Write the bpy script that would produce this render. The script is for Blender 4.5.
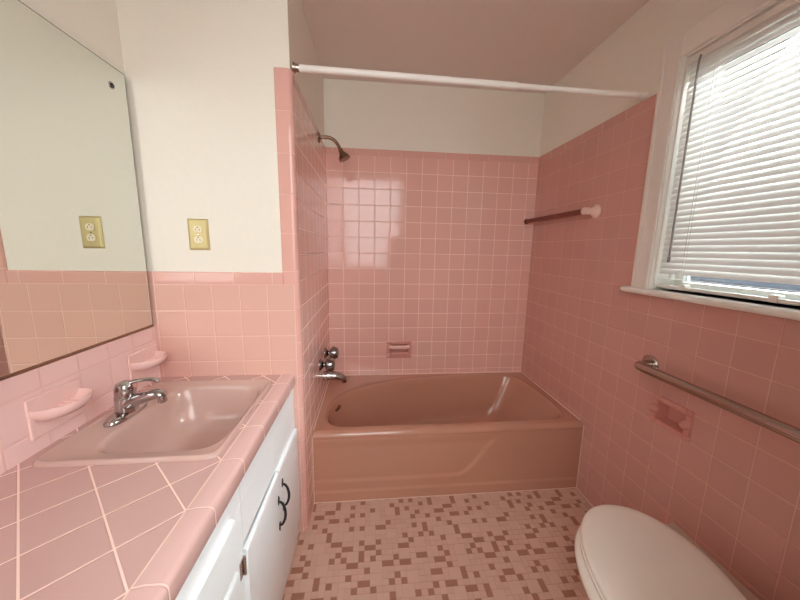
import bpy, bmesh, math, random
from mathutils import Vector, Matrix

PI = math.pi
scene = bpy.context.scene
for o in list(bpy.data.objects):
    bpy.data.objects.remove(o)
COL = scene.collection

# ------------------------------------------------------------------ camera
cam_d = bpy.data.cameras.new('camera')
cam_d.sensor_fit = 'HORIZONTAL'
cam_d.sensor_width = 36.0
cam_d.lens = 310.05 / 800.0 * 36.0
cam_d.clip_start = 0.02
cam = bpy.data.objects.new('camera', cam_d)
COL.objects.link(cam)
Rv = Vector((0.99545748, -0.0936666, 0.01705796))
Uv = Vector((-0.00164737, 0.16219426, 0.98675747))
Fv = Vector((0.09519292, 0.98230321, -0.16130319))
cam.matrix_world = Matrix(((Rv.x, Uv.x, -Fv.x, 0.0), (Rv.y, Uv.y, -Fv.y, 0.0), (Rv.z, Uv.z, -Fv.z, 1.3369), (0, 0, 0, 1)))
scene.camera = cam

# ------------------------------------------------------------------ world, lights, exposure
SKY = 10.5
w = bpy.data.worlds.new('daylight')
scene.world = w
w.use_nodes = True
nt = w.node_tree
nt.nodes.clear()
wo = nt.nodes.new('ShaderNodeOutputWorld')
bg = nt.nodes.new('ShaderNodeBackground')
tc = nt.nodes.new('ShaderNodeTexCoord')
sp = nt.nodes.new('ShaderNodeSeparateXYZ')
rmp = nt.nodes.new('ShaderNodeValToRGB')
rmp.color_ramp.elements[0].position = 0.0
rmp.color_ramp.elements[0].color = (0.018, 0.021, 0.026, 1)
rmp.color_ramp.elements[1].position = 0.04
rmp.color_ramp.elements[1].color = (0.92, 0.97, 1.0, 1)
nt.links.new(tc.outputs['Generated'], sp.inputs[0])
nt.links.new(sp.outputs['Z'], rmp.inputs[0])
nt.links.new(rmp.outputs[0], bg.inputs[0])
bg.inputs[1].default_value = SKY
nt.links.new(bg.outputs[0], wo.inputs[0])

def area(name, loc, target, sx, sy, power, color):
    l = bpy.data.lights.new(name, 'AREA')
    l.shape = 'RECTANGLE'
    l.size, l.size_y = sx, sy
    l.energy = power
    l.color = color
    o = bpy.data.objects.new(name, l)
    COL.objects.link(o)
    o.location = loc
    o.rotation_euler = (Vector(target) - Vector(loc)).to_track_quat('-Z', 'Y').to_euler()
    return o

area('window_daylight', (1.90, 0.78, 2.85), (1.2, 0.78, 1.70), 2.0, 1.3, 1500.0, (0.97, 0.985, 1.0))
dl = area('room_fill', (0.02, -0.46, 1.68), (-0.12, 1.315, 0.85), 0.85, 1.35, 9.5, (0.98, 0.99, 1.0))  # added fill lamp behind the camera, brightens the room; no known source there
dl.data.spread = math.radians(130)

scene.view_settings.view_transform = 'Standard'
scene.view_settings.look = 'None'
scene.view_settings.gamma = 1.0
scene.view_settings.use_curve_mapping = False
scene.view_settings.exposure = 0.46
cy = scene.cycles
cy.use_denoising = True
try:
    cy.denoiser = 'OPENIMAGEDENOISE'
except Exception:
    pass
cy.caustics_reflective = True
cy.caustics_refractive = True
cy.blur_glossy = 0.0
cy.max_bounces = 14
cy.diffuse_bounces = 8
cy.glossy_bounces = 6
cy.transmission_bounces = 8
cy.transparent_max_bounces = 12
cy.sample_clamp_indirect = 12.0

# ------------------------------------------------------------------ dimensions (metres)
XS, XR, XM = -0.2946, 1.1842, -0.8805     # tub alcove left wall, right wall, mirror wall
YP, YB, YA = 1.3155, 2.2206, 1.4853       # partition face, back wall, tub apron
ZC, ZT, ZCEIL = 0.793, 1.9975, 2.41       # counter top, tile top, ceiling
TP = 0.1085                               # tile pitch

# ------------------------------------------------------------------ materials
def srgb(r, g, b):
    def f(c):
        c /= 255.0
        return c / 12.92 if c <= 0.04045 else ((c + 0.055) / 1.055) ** 2.4
    return (f(r), f(g), f(b), 1.0)

def new_mat(name):
    m = bpy.data.materials.new(name)
    m.use_nodes = True
    n = m.node_tree
    return m, n, n.nodes['Principled BSDF']

def plain(name, col, rough=0.5, metal=0.0, spec=0.5, noise=0.0, bump=0.0, nscale=40.0, coat=0.0):
    m, n, b = new_mat(name)
    b.inputs['Base Color'].default_value = col
    b.inputs['Roughness'].default_value = rough
    b.inputs['Metallic'].default_value = metal
    b.inputs['Specular IOR Level'].default_value = spec
    b.inputs['Coat Weight'].default_value = coat
    b.inputs['Coat Roughness'].default_value = 0.06
    g = n.nodes.new('ShaderNodeNewGeometry')
    t = n.nodes.new('ShaderNodeTexNoise')
    t.inputs['Scale'].default_value = nscale
    t.inputs['Detail'].default_value = 3.0
    n.links.new(g.outputs['Position'], t.inputs['Vector'])
    if noise > 0:
        mx = n.nodes.new('ShaderNodeMix')
        mx.data_type = 'RGBA'
        mx.inputs[6].default_value = tuple(c * (1 - noise) for c in col[:3]) + (1,)
        mx.inputs[7].default_value = tuple(min(1, c * (1 + noise)) for c in col[:3]) + (1,)
        n.links.new(t.outputs['Fac'], mx.inputs[0])
        n.links.new(mx.outputs[2], b.inputs['Base Color'])
    if bump > 0:
        bp = n.nodes.new('ShaderNodeBump')
        bp.inputs['Strength'].default_value = 0.6
        bp.inputs['Distance'].default_value = bump
        n.links.new(t.outputs['Fac'], bp.inputs['Height'])
        n.links.new(bp.outputs[0], b.inputs['Normal'])
    return m

def tile_mat(name, tile, grout, uvec, vvec, uo, vo, pu, pv, gw=0.003, rough=0.1, var=0.022, wave=0.0006):
    """square glazed tile: u = dot(P,uvec), v = dot(P,vvec)"""
    m, n, b = new_mat(name)
    L = n.links.new
    g = n.nodes.new('ShaderNodeNewGeometry')
    def math_(op, a, c=None, clamp=False):
        q = n.nodes.new('ShaderNodeMath')
        q.operation = op
        q.use_clamp = clamp
        for i, s in enumerate((a, c)):
            if s is None:
                continue
            if isinstance(s, (int, float)):
                q.inputs[i].default_value = s
            else:
                L(s, q.inputs[i])
        return q.outputs[0]
    def coord(vec, o, p):
        d = n.nodes.new('ShaderNodeVectorMath')
        d.operation = 'DOT_PRODUCT'
        L(g.outputs['Position'], d.inputs[0])
        d.inputs[1].default_value = vec
        return math_('DIVIDE', math_('SUBTRACT', d.outputs['Value'], o), p)
    u, v = coord(uvec, uo, pu), coord(vvec, vo, pv)
    def edge(x, p):
        f = math_('FRACT', x)
        return math_('MULTIPLY', math_('SUBTRACT', 0.5, math_('ABSOLUTE', math_('SUBTRACT', f, 0.5))), p)
    dmin = math_('MINIMUM', edge(u, pu), edge(v, pv))
    def ramp(lo, hi):
        r = n.nodes.new('ShaderNodeMapRange')
        r.interpolation_type = 'SMOOTHSTEP'
        L(dmin, r.inputs[0])
        r.inputs[1].default_value = lo
        r.inputs[2].default_value = hi
        return r.outputs[0]
    mask = ramp(gw * 0.38, gw * 0.62)
    hgt = ramp(gw * 0.4, gw * 1.3)
    cmb = n.nodes.new('ShaderNodeCombineXYZ')
    L(math_('FLOOR', u), cmb.inputs[0])
    L(math_('FLOOR', v), cmb.inputs[1])
    wn = n.nodes.new('ShaderNodeTexWhiteNoise')
    wn.noise_dimensions = '3D'
    L(cmb.outputs[0], wn.inputs[0])
    tm = n.nodes.new('ShaderNodeMix'); tm.data_type = 'RGBA'
    tm.inputs[6].default_value = tuple(c * (1 - var) for c in tile[:3]) + (1,)
    tm.inputs[7].default_value = tuple(min(1, c * (1 + var)) for c in tile[:3]) + (1,)
    L(wn.outputs['Value'], tm.inputs[0])
    gm = n.nodes.new('ShaderNodeMix'); gm.data_type = 'RGBA'
    gm.inputs[6].default_value = grout
    L(tm.outputs[2], gm.inputs[7])
    L(mask, gm.inputs[0])
    L(gm.outputs[2], b.inputs['Base Color'])
    rr = n.nodes.new('ShaderNodeMapRange')
    L(mask, rr.inputs[0])
    rr.inputs[3].default_value = 0.6
    rr.inputs[4].default_value = rough
    L(rr.outputs[0], b.inputs['Roughness'])
    tn = n.nodes.new('ShaderNodeTexNoise')
    tn.inputs['Scale'].default_value = 9.0
    L(g.outputs['Position'], tn.inputs['Vector'])
    b1 = n.nodes.new('ShaderNodeBump')
    b1.inputs['Strength'].default_value = 1.0
    b1.inputs['Distance'].default_value = wave
    L(tn.outputs['Fac'], b1.inputs['Height'])
    b2 = n.nodes.new('ShaderNodeBump')
    b2.inputs['Strength'].default_value = 0.7
    b2.inputs['Distance'].default_value = 0.0012
    L(hgt, b2.inputs['Height'])
    L(b1.outputs[0], b2.inputs['Normal'])
    L(b2.outputs[0], b.inputs['Normal'])
    return m

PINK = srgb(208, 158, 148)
GROUT = srgb(232, 192, 180)
EX, EY, EZ = (1, 0, 0), (0, 1, 0), (0, 0, 1)
M = {}
M['paint'] = plain('cream_wall_paint', srgb(236, 232, 220), 0.45, noise=0.02, bump=0.0006, nscale=60)
M['ceil'] = plain('ceiling_paint', srgb(228, 218, 210), 0.6, noise=0.03, bump=0.001, nscale=50)
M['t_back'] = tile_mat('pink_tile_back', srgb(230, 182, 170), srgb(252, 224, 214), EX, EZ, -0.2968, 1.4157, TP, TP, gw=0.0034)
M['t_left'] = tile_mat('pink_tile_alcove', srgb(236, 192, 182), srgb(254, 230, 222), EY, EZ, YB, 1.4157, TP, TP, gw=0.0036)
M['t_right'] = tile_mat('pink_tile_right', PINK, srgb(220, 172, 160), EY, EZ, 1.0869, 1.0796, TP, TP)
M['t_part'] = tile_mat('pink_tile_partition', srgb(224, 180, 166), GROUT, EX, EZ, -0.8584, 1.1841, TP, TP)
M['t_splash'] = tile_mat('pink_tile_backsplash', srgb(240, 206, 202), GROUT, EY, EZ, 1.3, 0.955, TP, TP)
M['t_cap_x'] = tile_mat('pink_trim_tile_level', srgb(224, 174, 163), GROUT, EX, EZ, -0.8584, -9.0, 0.1525, 40.0)
M['t_cap_y'] = tile_mat('pink_trim_tile_side', PINK, GROUT, EY, EZ, YB, -9.0, 0.1525, 40.0)
M['t_cap_z'] = tile_mat('pink_trim_tile_upright', srgb(224, 174, 163), GROUT, EZ, EX, 0.02, -9.0, 0.1525, 40.0)
M['t_count'] = tile_mat('pink_tile_counter', srgb(198, 160, 154), srgb(244, 210, 200), (1, 1, 0), (1, -1, 0), 0.066, -0.986, 0.1565, 0.1545, gw=0.0048, rough=0.16)
M['t_edge'] = tile_mat('pink_edge_tile', srgb(218, 180, 174), srgb(236, 204, 196), EY, EX, 0.606, -9.0, 0.1525, 40.0, gw=0.003, rough=0.14)
M['ceramic'] = plain('pink_ceramic', srgb(236, 202, 196), 0.1, noise=0.02)
M['ceramic_dark'] = plain('pink_ceramic_rose', srgb(216, 154, 144), 0.1)
M['ceramic_pale'] = plain('pale_pink_ceramic', srgb(240, 208, 196), 0.15)
M['sink'] = plain('sink_enamel', srgb(196, 164, 154), 0.12, noise=0.03, nscale=12)
M['tub'] = plain('tub_enamel', srgb(190, 140, 118), 0.14, noise=0.03, nscale=5, coat=0.3)
M['chrome'] = plain('chrome', (0.50, 0.48, 0.48, 1), 0.10, 1.0)
M['chrome_dark'] = plain('tarnished_chrome', (0.27, 0.25, 0.25, 1), 0.14, 1.0)
M['bronze'] = plain('aged_chrome', srgb(150, 126, 108), 0.25, 1.0)
M['steel'] = plain('brushed_steel', srgb(184, 172, 164), 0.2, 1.0)
M['black'] = plain('black_iron', (0.012, 0.012, 0.014, 1), 0.4)
M['darkgap'] = plain('dark_recess', (0.02, 0.015, 0.013, 1), 0.7)
M['brass'] = plain('gold_plate', srgb(196, 180, 128), 0.38, 0.35, noise=0.04)
M['ivory'] = plain('ivory_plastic', srgb(238, 228, 196), 0.35)
M['cab'] = plain('cabinet_paint', srgb(240, 246, 248), 0.35, noise=0.01, bump=0.0004, nscale=80)
M['trim'] = plain('window_trim_paint', srgb(236, 232, 224), 0.35, noise=0.02)
M['china'] = plain('white_china', srgb(244, 240, 230), 0.08)
M['seat'] = plain('toilet_seat_plastic', srgb(246, 242, 232), 0.16)
M['rod'] = plain('white_rod_enamel', srgb(240, 236, 230), 0.3)
M['wood'] = plain('reddish_brown_bar', srgb(120, 52, 38), 0.3, noise=0.15, nscale=60)
M['register'] = plain('beige_metal', srgb(196, 176, 160), 0.4)
M['cord'] = plain('blind_cord', srgb(225, 225, 225), 0.6)
M['wand'] = plain('clear_grey_plastic', srgb(150, 150, 150), 0.2)
M['grout_floor'] = plain('floor_grout', srgb(200, 164, 148), 0.7)
M['mos_light'] = plain('mosaic_light', srgb(212, 176, 158), 0.4, noise=0.05, nscale=25)
M['mos_pale'] = plain('mosaic_pale', srgb(215, 181, 164), 0.4, noise=0.05, nscale=25)
M['mos_dark'] = plain('mosaic_dark', srgb(168, 120, 98), 0.4, noise=0.08, nscale=25)
M['caulk'] = plain('pale_caulk', srgb(226, 196, 182), 0.6)
M['mirror'] = plain('mirror_silver', (0.74, 0.76, 0.71, 1), 0.0, 1.0)
M['mirror_edge'] = plain('mirror_edge', (0.03, 0.03, 0.025, 1), 0.3)

def blind_mat():
    m = bpy.data.materials.new('blind_vinyl')
    m.use_nodes = True
    n = m.node_tree
    n.nodes.clear()
    o = n.nodes.new('ShaderNodeOutputMaterial')
    d = n.nodes.new('ShaderNodeBsdfDiffuse')
    t = n.nodes.new('ShaderNodeBsdfTranslucent')
    mx = n.nodes.new('ShaderNodeMixShader')
    g = n.nodes.new('ShaderNodeNewGeometry')
    no = n.nodes.new('ShaderNodeTexNoise')
    no.inputs['Scale'].default_value = 6
    n.links.new(g.outputs['Position'], no.inputs['Vector'])
    cr = n.nodes.new('ShaderNodeMix'); cr.data_type = 'RGBA'
    cr.inputs[6].default_value = (0.74, 0.735, 0.70, 1)
    cr.inputs[7].default_value = (0.78, 0.775, 0.75, 1)
    n.links.new(no.outputs['Fac'], cr.inputs[0])
    n.links.new(cr.outputs[2], d.inputs[0])
    n.links.new(cr.outputs[2], t.inputs[0])
    mx.inputs[0].default_value = 0.07
    n.links.new(d.outputs[0], mx.inputs[1])
    n.links.new(t.outputs[0], mx.inputs[2])
    n.links.new(mx.outputs[0], o.inputs[0])
    return m
M['blind'] = blind_mat()

def pane_mat():
    m = bpy.data.materials.new('window_glass')
    m.use_nodes = True
    n = m.node_tree
    n.nodes.clear()
    o = n.nodes.new('ShaderNodeOutputMaterial')
    t = n.nodes.new('ShaderNodeBsdfTransparent')
    t.inputs[0].default_value = (0.93, 0.97, 0.97, 1)
    gl = n.nodes.new('ShaderNodeBsdfGlossy')
    gl.inputs['Roughness'].default_value = 0.02
    f = n.nodes.new('ShaderNodeFresnel')
    mx = n.nodes.new('ShaderNodeMixShader')
    n.links.new(f.outputs[0], mx.inputs[0])
    n.links.new(t.outputs[0], mx.inputs[1])
    n.links.new(gl.outputs[0], mx.inputs[2])
    n.links.new(mx.outputs[0], o.inputs[0])
    return m
M['pane'] = pane_mat()

# ------------------------------------------------------------------ mesh helpers
def NB():
    return bmesh.new()

def box(bm, x0, x1, y0, y1, z0, z1, mi=0):
    v = [bm.verts.new((x, y, z)) for x in (x0, x1) for y in (y0, y1) for z in (z0, z1)]
    for q in ((0, 1, 3, 2), (4, 6, 7, 5), (0, 4, 5, 1), (2, 3, 7, 6), (0, 2, 6, 4), (1, 5, 7, 3)):
        f = bm.faces.new([v[i] for i in q])
        f.material_index = mi

def cells(bm, axes, lims, holes, depth, mi=0):
    """slab in plane (a,b) with rectangular holes; axes=(ia,ib,ic), lims=((a0,a1),(b0,b1)), depth=(c0,c1)"""
    A = sorted(set([lims[0][0], lims[0][1]] + [h[0] for h in holes] + [h[1] for h in holes]))
    B = sorted(set([lims[1][0], lims[1][1]] + [h[2] for h in holes] + [h[3] for h in holes]))
    A = [a for a in A if lims[0][0] <= a <= lims[0][1]]
    B = [b for b in B if lims[1][0] <= b <= lims[1][1]]
    for i in range(len(A) - 1):
        for j in range(len(B) - 1):
            ca, cb = (A[i] + A[i + 1]) / 2, (B[j] + B[j + 1]) / 2
            if any(h[0] < ca < h[1] and h[2] < cb < h[3] for h in holes):
                continue
            r = [None] * 3
            r[axes[0]] = (A[i], A[i + 1]); r[axes[1]] = (B[j], B[j + 1]); r[axes[2]] = depth
            box(bm, r[0][0], r[0][1], r[1][0], r[1][1], r[2][0], r[2][1], mi)

def frame_at(d):
    d = d.normalized()
    up = Vector((0, 0, 1)) if abs(d.z) < 0.9 else Vector((0, 1, 0))
    a = d.cross(up).normalized()
    return a, a.cross(d).normalized()

def tube(bm, pts, rad, seg=16, cap=True, flat=1.0):
    pts = [Vector(p) for p in pts]
    if isinstance(rad, (int, float)):
        rad = [rad] * len(pts)
    rings = []
    a = None
    for i, p in enumerate(pts):
        d = (pts[min(i + 1, len(pts) - 1)] - pts[max(i - 1, 0)]).normalized()
        if a is None:
            a, b = frame_at(d)
        else:
            a = (a - d * a.dot(d)).normalized()
            b = a.cross(d).normalized()
        rings.append([bm.verts.new(p + (a * math.cos(t) + b * math.sin(t) * flat) * rad[i]) for t in [2 * PI * k / seg for k in range(seg)]])
    for r0, r1 in zip(rings, rings[1:]):
        for k in range(seg):
            bm.faces.new((r0[k], r0[(k + 1) % seg], r1[(k + 1) % seg], r1[k]))
    if cap:
        bm.faces.new(rings[0][::-1]); bm.faces.new(rings[-1])

def lathe(bm, prof, origin, axis, seg=32):
    """prof: list of (dist along axis, radius)"""
    o, d = Vector(origin), Vector(axis).normalized()
    a, b = frame_at(d)
    rings = []
    for h, r in prof:
        r = max(r, 1e-4)
        rings.append([bm.verts.new(o + d * h + (a * math.cos(2 * PI * k / seg) + b * math.sin(2 * PI * k / seg)) * r) for k in range(seg)])
    for r0, r1 in zip(rings, rings[1:]):
        for k in range(seg):
            bm.faces.new((r0[k], r0[(k + 1) % seg], r1[(k + 1) % seg], r1[k]))
    bm.faces.new(rings[0][::-1]); bm.faces.new(rings[-1])

def loft(bm, rings, cap0=False, cap1=False, closed=True, mi=0):
    R = [[bm.verts.new(p) for p in r] for r in rings]
    n = len(R[0])
    for a, b in zip(R, R[1:]):
        for k in range(n if closed else n - 1):
            f = bm.faces.new((a[k], a[(k + 1) % n], b[(k + 1) % n], b[k]))
            f.material_index = mi
    if cap0:
        bm.faces.new(R[0][::-1])
    if cap1:
        bm.faces.new(R[-1])
    return R

def sup(cx, cyy, hx, hy, n, z, N=96):
    out = []
    for k in range(N):
        t = 2 * PI * k / N
        c, s = math.cos(t), math.sin(t)
        out.append((cx + hx * math.copysign(abs(c) ** (2 / n), c), cyy + hy * math.copysign(abs(s) ** (2 / n), s), z))
    return out

def catmull(pts, per=8, closed=True):
    out = []
    n = len(pts)
    P = [Vector(p) for p in pts]
    for i in range(n if closed else n - 1):
        g = (lambda k: P[k % n]) if closed else (lambda k: P[max(0, min(n - 1, k))])
        p0, p1, p2, p3 = g(i - 1), g(i), g(i + 1), g(i + 2)
        for j in range(per):
            t = j / per
            out.append(0.5 * ((2 * p1) + (p2 - p0) * t + (2 * p0 - 5 * p1 + 4 * p2 - p3) * t * t + (3 * p1 - p0 - 3 * p2 + p3) * t ** 3))
    if not closed:
        out.append(P[-1])
    return out

def extr(bm, prof, axis, a0, a1, mi=0, close=True):
    """extrude a 2D profile along an axis; prof in the two remaining axes in order"""
    def p3(q, a):
        if axis == 0: return (a, q[0], q[1])
        if axis == 1: return (q[0], a, q[1])
        return (q[0], q[1], a)
    A = [bm.verts.new(p3(q, a0)) for q in prof]
    B = [bm.verts.new(p3(q, a1)) for q in prof]
    n = len(prof)
    for k in range(n if close else n - 1):
        f = bm.faces.new((A[k], A[(k + 1) % n], B[(k + 1) % n], B[k]))
        f.material_index = mi
    if close:
        bm.faces.new(A[::-1]).material_index = mi
        bm.faces.new(B).material_index = mi

def obj(name, bm, mats, parent=None, smooth=None, bevel=0.0, seg=2):
    bmesh.ops.recalc_face_normals(bm, faces=bm.faces)
    me = bpy.data.meshes.new(name)
    if parent is not None:
        off = Vector((0, 0, 0)); q = parent
        while q is not None:
            off += q.location; q = q.parent
        bmesh.ops.translate(bm, verts=bm.verts, vec=-off)
    bm.to_mesh(me)
    bm.free()
    o = bpy.data.objects.new(name, me)
    for m in (mats if isinstance(mats, (list, tuple)) else [mats]):
        me.materials.append(m)
    COL.objects.link(o)
    if parent is not None:
        o.parent = parent
    if smooth is not None:
        me.shade_smooth()
        md = o.modifiers.new('edges', 'EDGE_SPLIT')
        md.split_angle = math.radians(smooth)
    if bevel > 0:
        md = o.modifiers.new('bevel', 'BEVEL')
        md.width = bevel; md.segments = seg; md.limit_method = 'ANGLE'
        md.angle_limit = math.radians(40)
        md.harden_normals = False
    return o

def struct(name, bm, mats, parent=None, **k):
    o = obj(name, bm, mats, parent, **k)
    if parent is None:
        o['kind'] = 'structure'
    return o

def thing(name, label, cat, loc, group=None):
    o = bpy.data.objects.new(name, None)
    COL.objects.link(o)
    o.location = loc
    o.empty_display_size = 0.05
    o['label'] = label
    o['category'] = cat
    if group:
        o['group'] = group
    return o

def arc(cx, cz, r, a0, a1, n=6):
    return [(cx + r * math.cos(a0 + (a1 - a0) * i / n), cz + r * math.sin(a0 + (a1 - a0) * i / n)) for i in range(n + 1)]

# ------------------------------------------------------------------ structure
YF = -0.50       # room front
WIN = (0.37, 1.195, 1.19, 2.075)     # window opening y0,y1,z0,z1
TPH = (0.952, 1.100, 0.650, 0.760)     # toilet paper niche in the right wall
SOAP = (0.125, 0.305, 0.538, 0.662)  # soap niche in the back wall

# floor: mosaic sheet
bm = NB()
box(bm, -0.95, XR + 0.1, YF - 0.1, YB + 0.1, -0.10, -0.0012, 0)
rnd = random.Random(5)
U = 0.0254
gx0, gy0 = -0.355, -0.3
NX, NY = 61, 71
P = 24
pat = [[None] * P for _ in range(P)]
def free(i, j, a, b):
    return all(pat[(i + p) % P][(j + q) % P] is None for p in range(a) for q in range(b))
def put(i, j, a, b, kind):
    for p in range(a):
        for q in range(b):
            pat[(i + p) % P][(j + q) % P] = (-1,)
    pat[i % P][j % P] = (a, b, kind)
dark = set()
def edge_ok(i, j, a, b):
    for p in range(a):
        for q in range(b):
            for dx, dy in ((1, 0), (-1, 0), (0, 1), (0, -1)):
                if ((i + p + dx) % P, (j + q + dy) % P) in dark:
                    return False
    return True
def scatter(count, a, b, kind, gap=0):
    t = 0
    while count > 0 and t < 4000:
        t += 1
        i, j = rnd.randrange(P), rnd.randrange(P)
        aa, bb = (b, a) if rnd.random() < 0.35 else (a, b)
        if kind == 2 and not (edge_ok(i, j, aa, bb)):
            continue
        if free(i, j, aa, bb):
            put(i, j, aa, bb, kind); count -= 1
            if kind == 2:
                dark.update(((i + p) % P, (j + q) % P) for p in range(aa) for q in range(bb))
scatter(32, 2, 1, 2)
scatter(58, 1, 1, 2)
scatter(40, 2, 2, 1)
scatter(50, 2, 1, 0)
scatter(2000, 1, 1, 0)
g = 0.0009
for i in range(-1, NX):
    for j in range(-1, NY):
        c = pat[i % P][j % P]
        if c is None:
            c = (1, 1, 0)
        if len(c) == 3:
            a, b, k = c
            x0, y0 = gx0 + i * U, gy0 + j * U
            if x0 + a * U > XR - 0.002 or y0 + b * U > YA + 0.1:
                continue
            if k == 0 and rnd.random() < 0.3:
                k = 1
            v = [bm.verts.new(p) for p in ((x0 + g, y0 + g, 0), (x0 + a * U - g, y0 + g, 0), (x0 + a * U - g, y0 + b * U - g, 0), (x0 + g, y0 + b * U - g, 0))]
            vb = [bm.verts.new((p.co.x, p.co.y, -0.0012)) for p in v]
            bm.faces.new(v).material_index = 1 + k
            for q in range(4):
                bm.faces.new((v[q], vb[q], vb[(q + 1) % 4], v[(q + 1) % 4])).material_index = 1 + k
struct('floor', bm, [M['grout_floor'], M['mos_light'], M['mos_pale'], M['mos_dark']])

bm = NB(); box(bm, -1.0, XR + 0.14, YF - 0.1, YB + 0.1, ZCEIL, ZCEIL + 0.1)
struct('ceiling', bm, M['ceil'])

# back wall: plaster + tile + recess of the soap dish
bm = NB()
cells(bm, (0, 2, 1), ((XS - 0.1, XR + 0.1), (-0.05, ZCEIL)), [SOAP], (YB + 0.008, YB + 0.06), 0)
box(bm, XS - 0.1, XR + 0.1, YB + 0.06, YB + 0.1, -0.05, ZCEIL, 0)
cells(bm, (0, 2, 1), ((XS - 0.008, XR + 0.008), (0.0, ZT - 0.045)), [SOAP], (YB, YB + 0.009), 1)
struct('wall_back', bm, [M['paint'], M['t_back']])

# mirror wall: plaster + backsplash
bm = NB()
box(bm, XM - 0.12, XM - 0.004, YF - 0.1, YP + 0.01, -0.05, ZCEIL, 0)
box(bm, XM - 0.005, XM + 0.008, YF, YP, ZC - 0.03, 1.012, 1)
struct('wall_left', bm, [M['paint'], M['t_splash']])

# partition: plaster, wainscot tile
bm = NB()
box(bm, XM - 0.12, XS - 0.008, YP + 0.008, YB + 0.1, -0.05, ZCEIL, 0)
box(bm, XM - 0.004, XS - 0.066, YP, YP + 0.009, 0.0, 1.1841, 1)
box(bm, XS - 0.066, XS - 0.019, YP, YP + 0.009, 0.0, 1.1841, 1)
struct('wall_partition', bm, [M['paint'], M['t_part']])

bm = NB()
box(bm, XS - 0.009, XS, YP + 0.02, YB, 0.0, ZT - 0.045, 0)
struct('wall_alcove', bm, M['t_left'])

# right wall with window opening and paper holder recess
bm = NB()
cells(bm, (1, 2, 0), ((YF - 0.1, YB + 0.1), (-0.05, ZCEIL)), [WIN, TPH], (XR + 0.008, XR + 0.06), 0)
cells(bm, (1, 2, 0), ((YF - 0.1, YB + 0.1), (-0.05, ZCEIL)), [WIN], (XR + 0.06, XR + 0.14), 0)
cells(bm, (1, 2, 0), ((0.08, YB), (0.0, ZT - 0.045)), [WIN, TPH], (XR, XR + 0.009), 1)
struct('wall_right', bm, [M['paint'], M['t_right']])

# front of the room: pier behind the toilet and the wall with the doorway
bm = NB()
box(bm, 0.42, XR + 0.02, YF - 0.1, 0.08, -0.05, ZCEIL, 0)
cells(bm, (0, 2, 1), ((XM - 0.12, 0.45), (-0.05, ZCEIL)), [(-0.45, 0.27, -0.05, 2.03)], (YF - 0.1, YF), 0)
struct('wall_front', bm, M['paint'])
bm = NB()
box(bm, -0.51, -0.45, YF - 0.1, YF + 0.015, 0, 2.03); box(bm, 0.27, 0.33, YF - 0.1, YF + 0.015, 0, 2.03); box(bm, -0.51, 0.33, YF - 0.1, YF + 0.015, 2.03, 2.10)
struct('trim_4', bm, M['trim'], bevel=0.004)
# hallway beyond the doorway
bm = NB()
box(bm, -1.2, 1.2, YF - 1.3, YF - 1.2, -0.05, ZCEIL); box(bm, -1.3, -1.2, YF - 1.3, YF - 0.1, -0.05, ZCEIL); box(bm, 1.2, 1.3, YF - 1.3, YF - 0.1, -0.05, ZCEIL)
box(bm, -1.3, 1.3, YF - 1.3, YF - 0.1, ZCEIL, ZCEIL + 0.1); box(bm, -1.3, 1.3, YF - 1.3, YF - 0.1, -0.1, -0.001)
struct('wall_hallway', bm, M['paint'])

# bullnose trims ------------------------------------------------------------
def capprof(face, back, z0, z1, r=0.007, sgn=1):
    # profile (depth, z): face -> rounded top -> back
    pts = [(back, z0), (face, z0)]
    for i in range(6):
        a = PI / 2 * i / 5
        pts.append((face + sgn * r * (1 - math.cos(a)), z1 - r + r * math.sin(a)))
    pts.append((back, z1))
    return pts
bm = NB()   # wainscot cap on the partition
extr(bm, capprof(YP, YP + 0.0085, 1.1841, 1.2335), 0, XM - 0.004, XS - 0.066)
struct('trim_1', bm, M['t_cap_x'], smooth=40)
bm = NB()   # upright bullnose: column on the partition and round outer corner
R = 0.019
prof = [(XS - 0.066, YP + 0.0085), (XS - 0.066, YP + 0.004), (XS - 0.062, YP)]
prof += [(XS - R + R * math.cos(a), YP + R + R * math.sin(a)) for a in [-PI / 2 + PI / 2 * i / 8 for i in range(9)]]
prof += [(XS - 0.0085, YP + R)]
prof += [(XS - 0.0085, YP + 0.0085)]
extr(bm, prof, 2, 1.1841, ZT)
prof2 = [(XS - 0.019, YP + 0.0085), (XS - 0.019, YP)] + [(XS - R + R * math.cos(a), YP + R + R * math.sin(a)) for a in [-PI / 2 + PI / 2 * i / 8 for i in range(1, 9)]] + [(XS - 0.0085, YP + R), (XS - 0.0085, YP + 0.0085)]
extr(bm, prof2, 2, 0.0, 1.1841)
struct('trim_2', bm, M['t_cap_z'], smooth=40)
bm = NB()   # top caps around the alcove
extr(bm, capprof(YB, YB + 0.0085, ZT - 0.045, ZT), 0, XS, XR, 0)
extr(bm, capprof(XS, XS - 0.0085, ZT - 0.045, ZT, sgn=-1), 1, YP + 0.019, YB, 1)
extr(bm, capprof(XR, XR + 0.0085, ZT - 0.045, ZT), 1, 1.281, YB, 1)
extr(bm, capprof(XR, XR + 0.0085, ZT - 0.045, ZT), 1, 0.08, 0.284, 1)
struct('trim_3', bm, [M['t_cap_x'], M['t_cap_y']], smooth=40)
bm = NB()   # pale caulk lines: tub to tile, tub to floor, floor corners
box(bm, XS, XR, YB - 0.004, YB, 0.400, 0.406)
box(bm, XS, XS + 0.004, YA + 0.03, YB, 0.400, 0.405)
box(bm, XR - 0.004, XR, YA + 0.03, YB, 0.400, 0.405)
box(bm, XR - 0.004, XR, YA - 0.004, YA - 0.0005, 0.0, 0.385)
box(bm, XS - 0.002, XS + 0.003, YA - 0.004, YA - 0.0005, 0.0, 0.385)
box(bm, XS, XR, YA - 0.005, YA - 0.0005, 0.0, 0.004)
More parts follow.
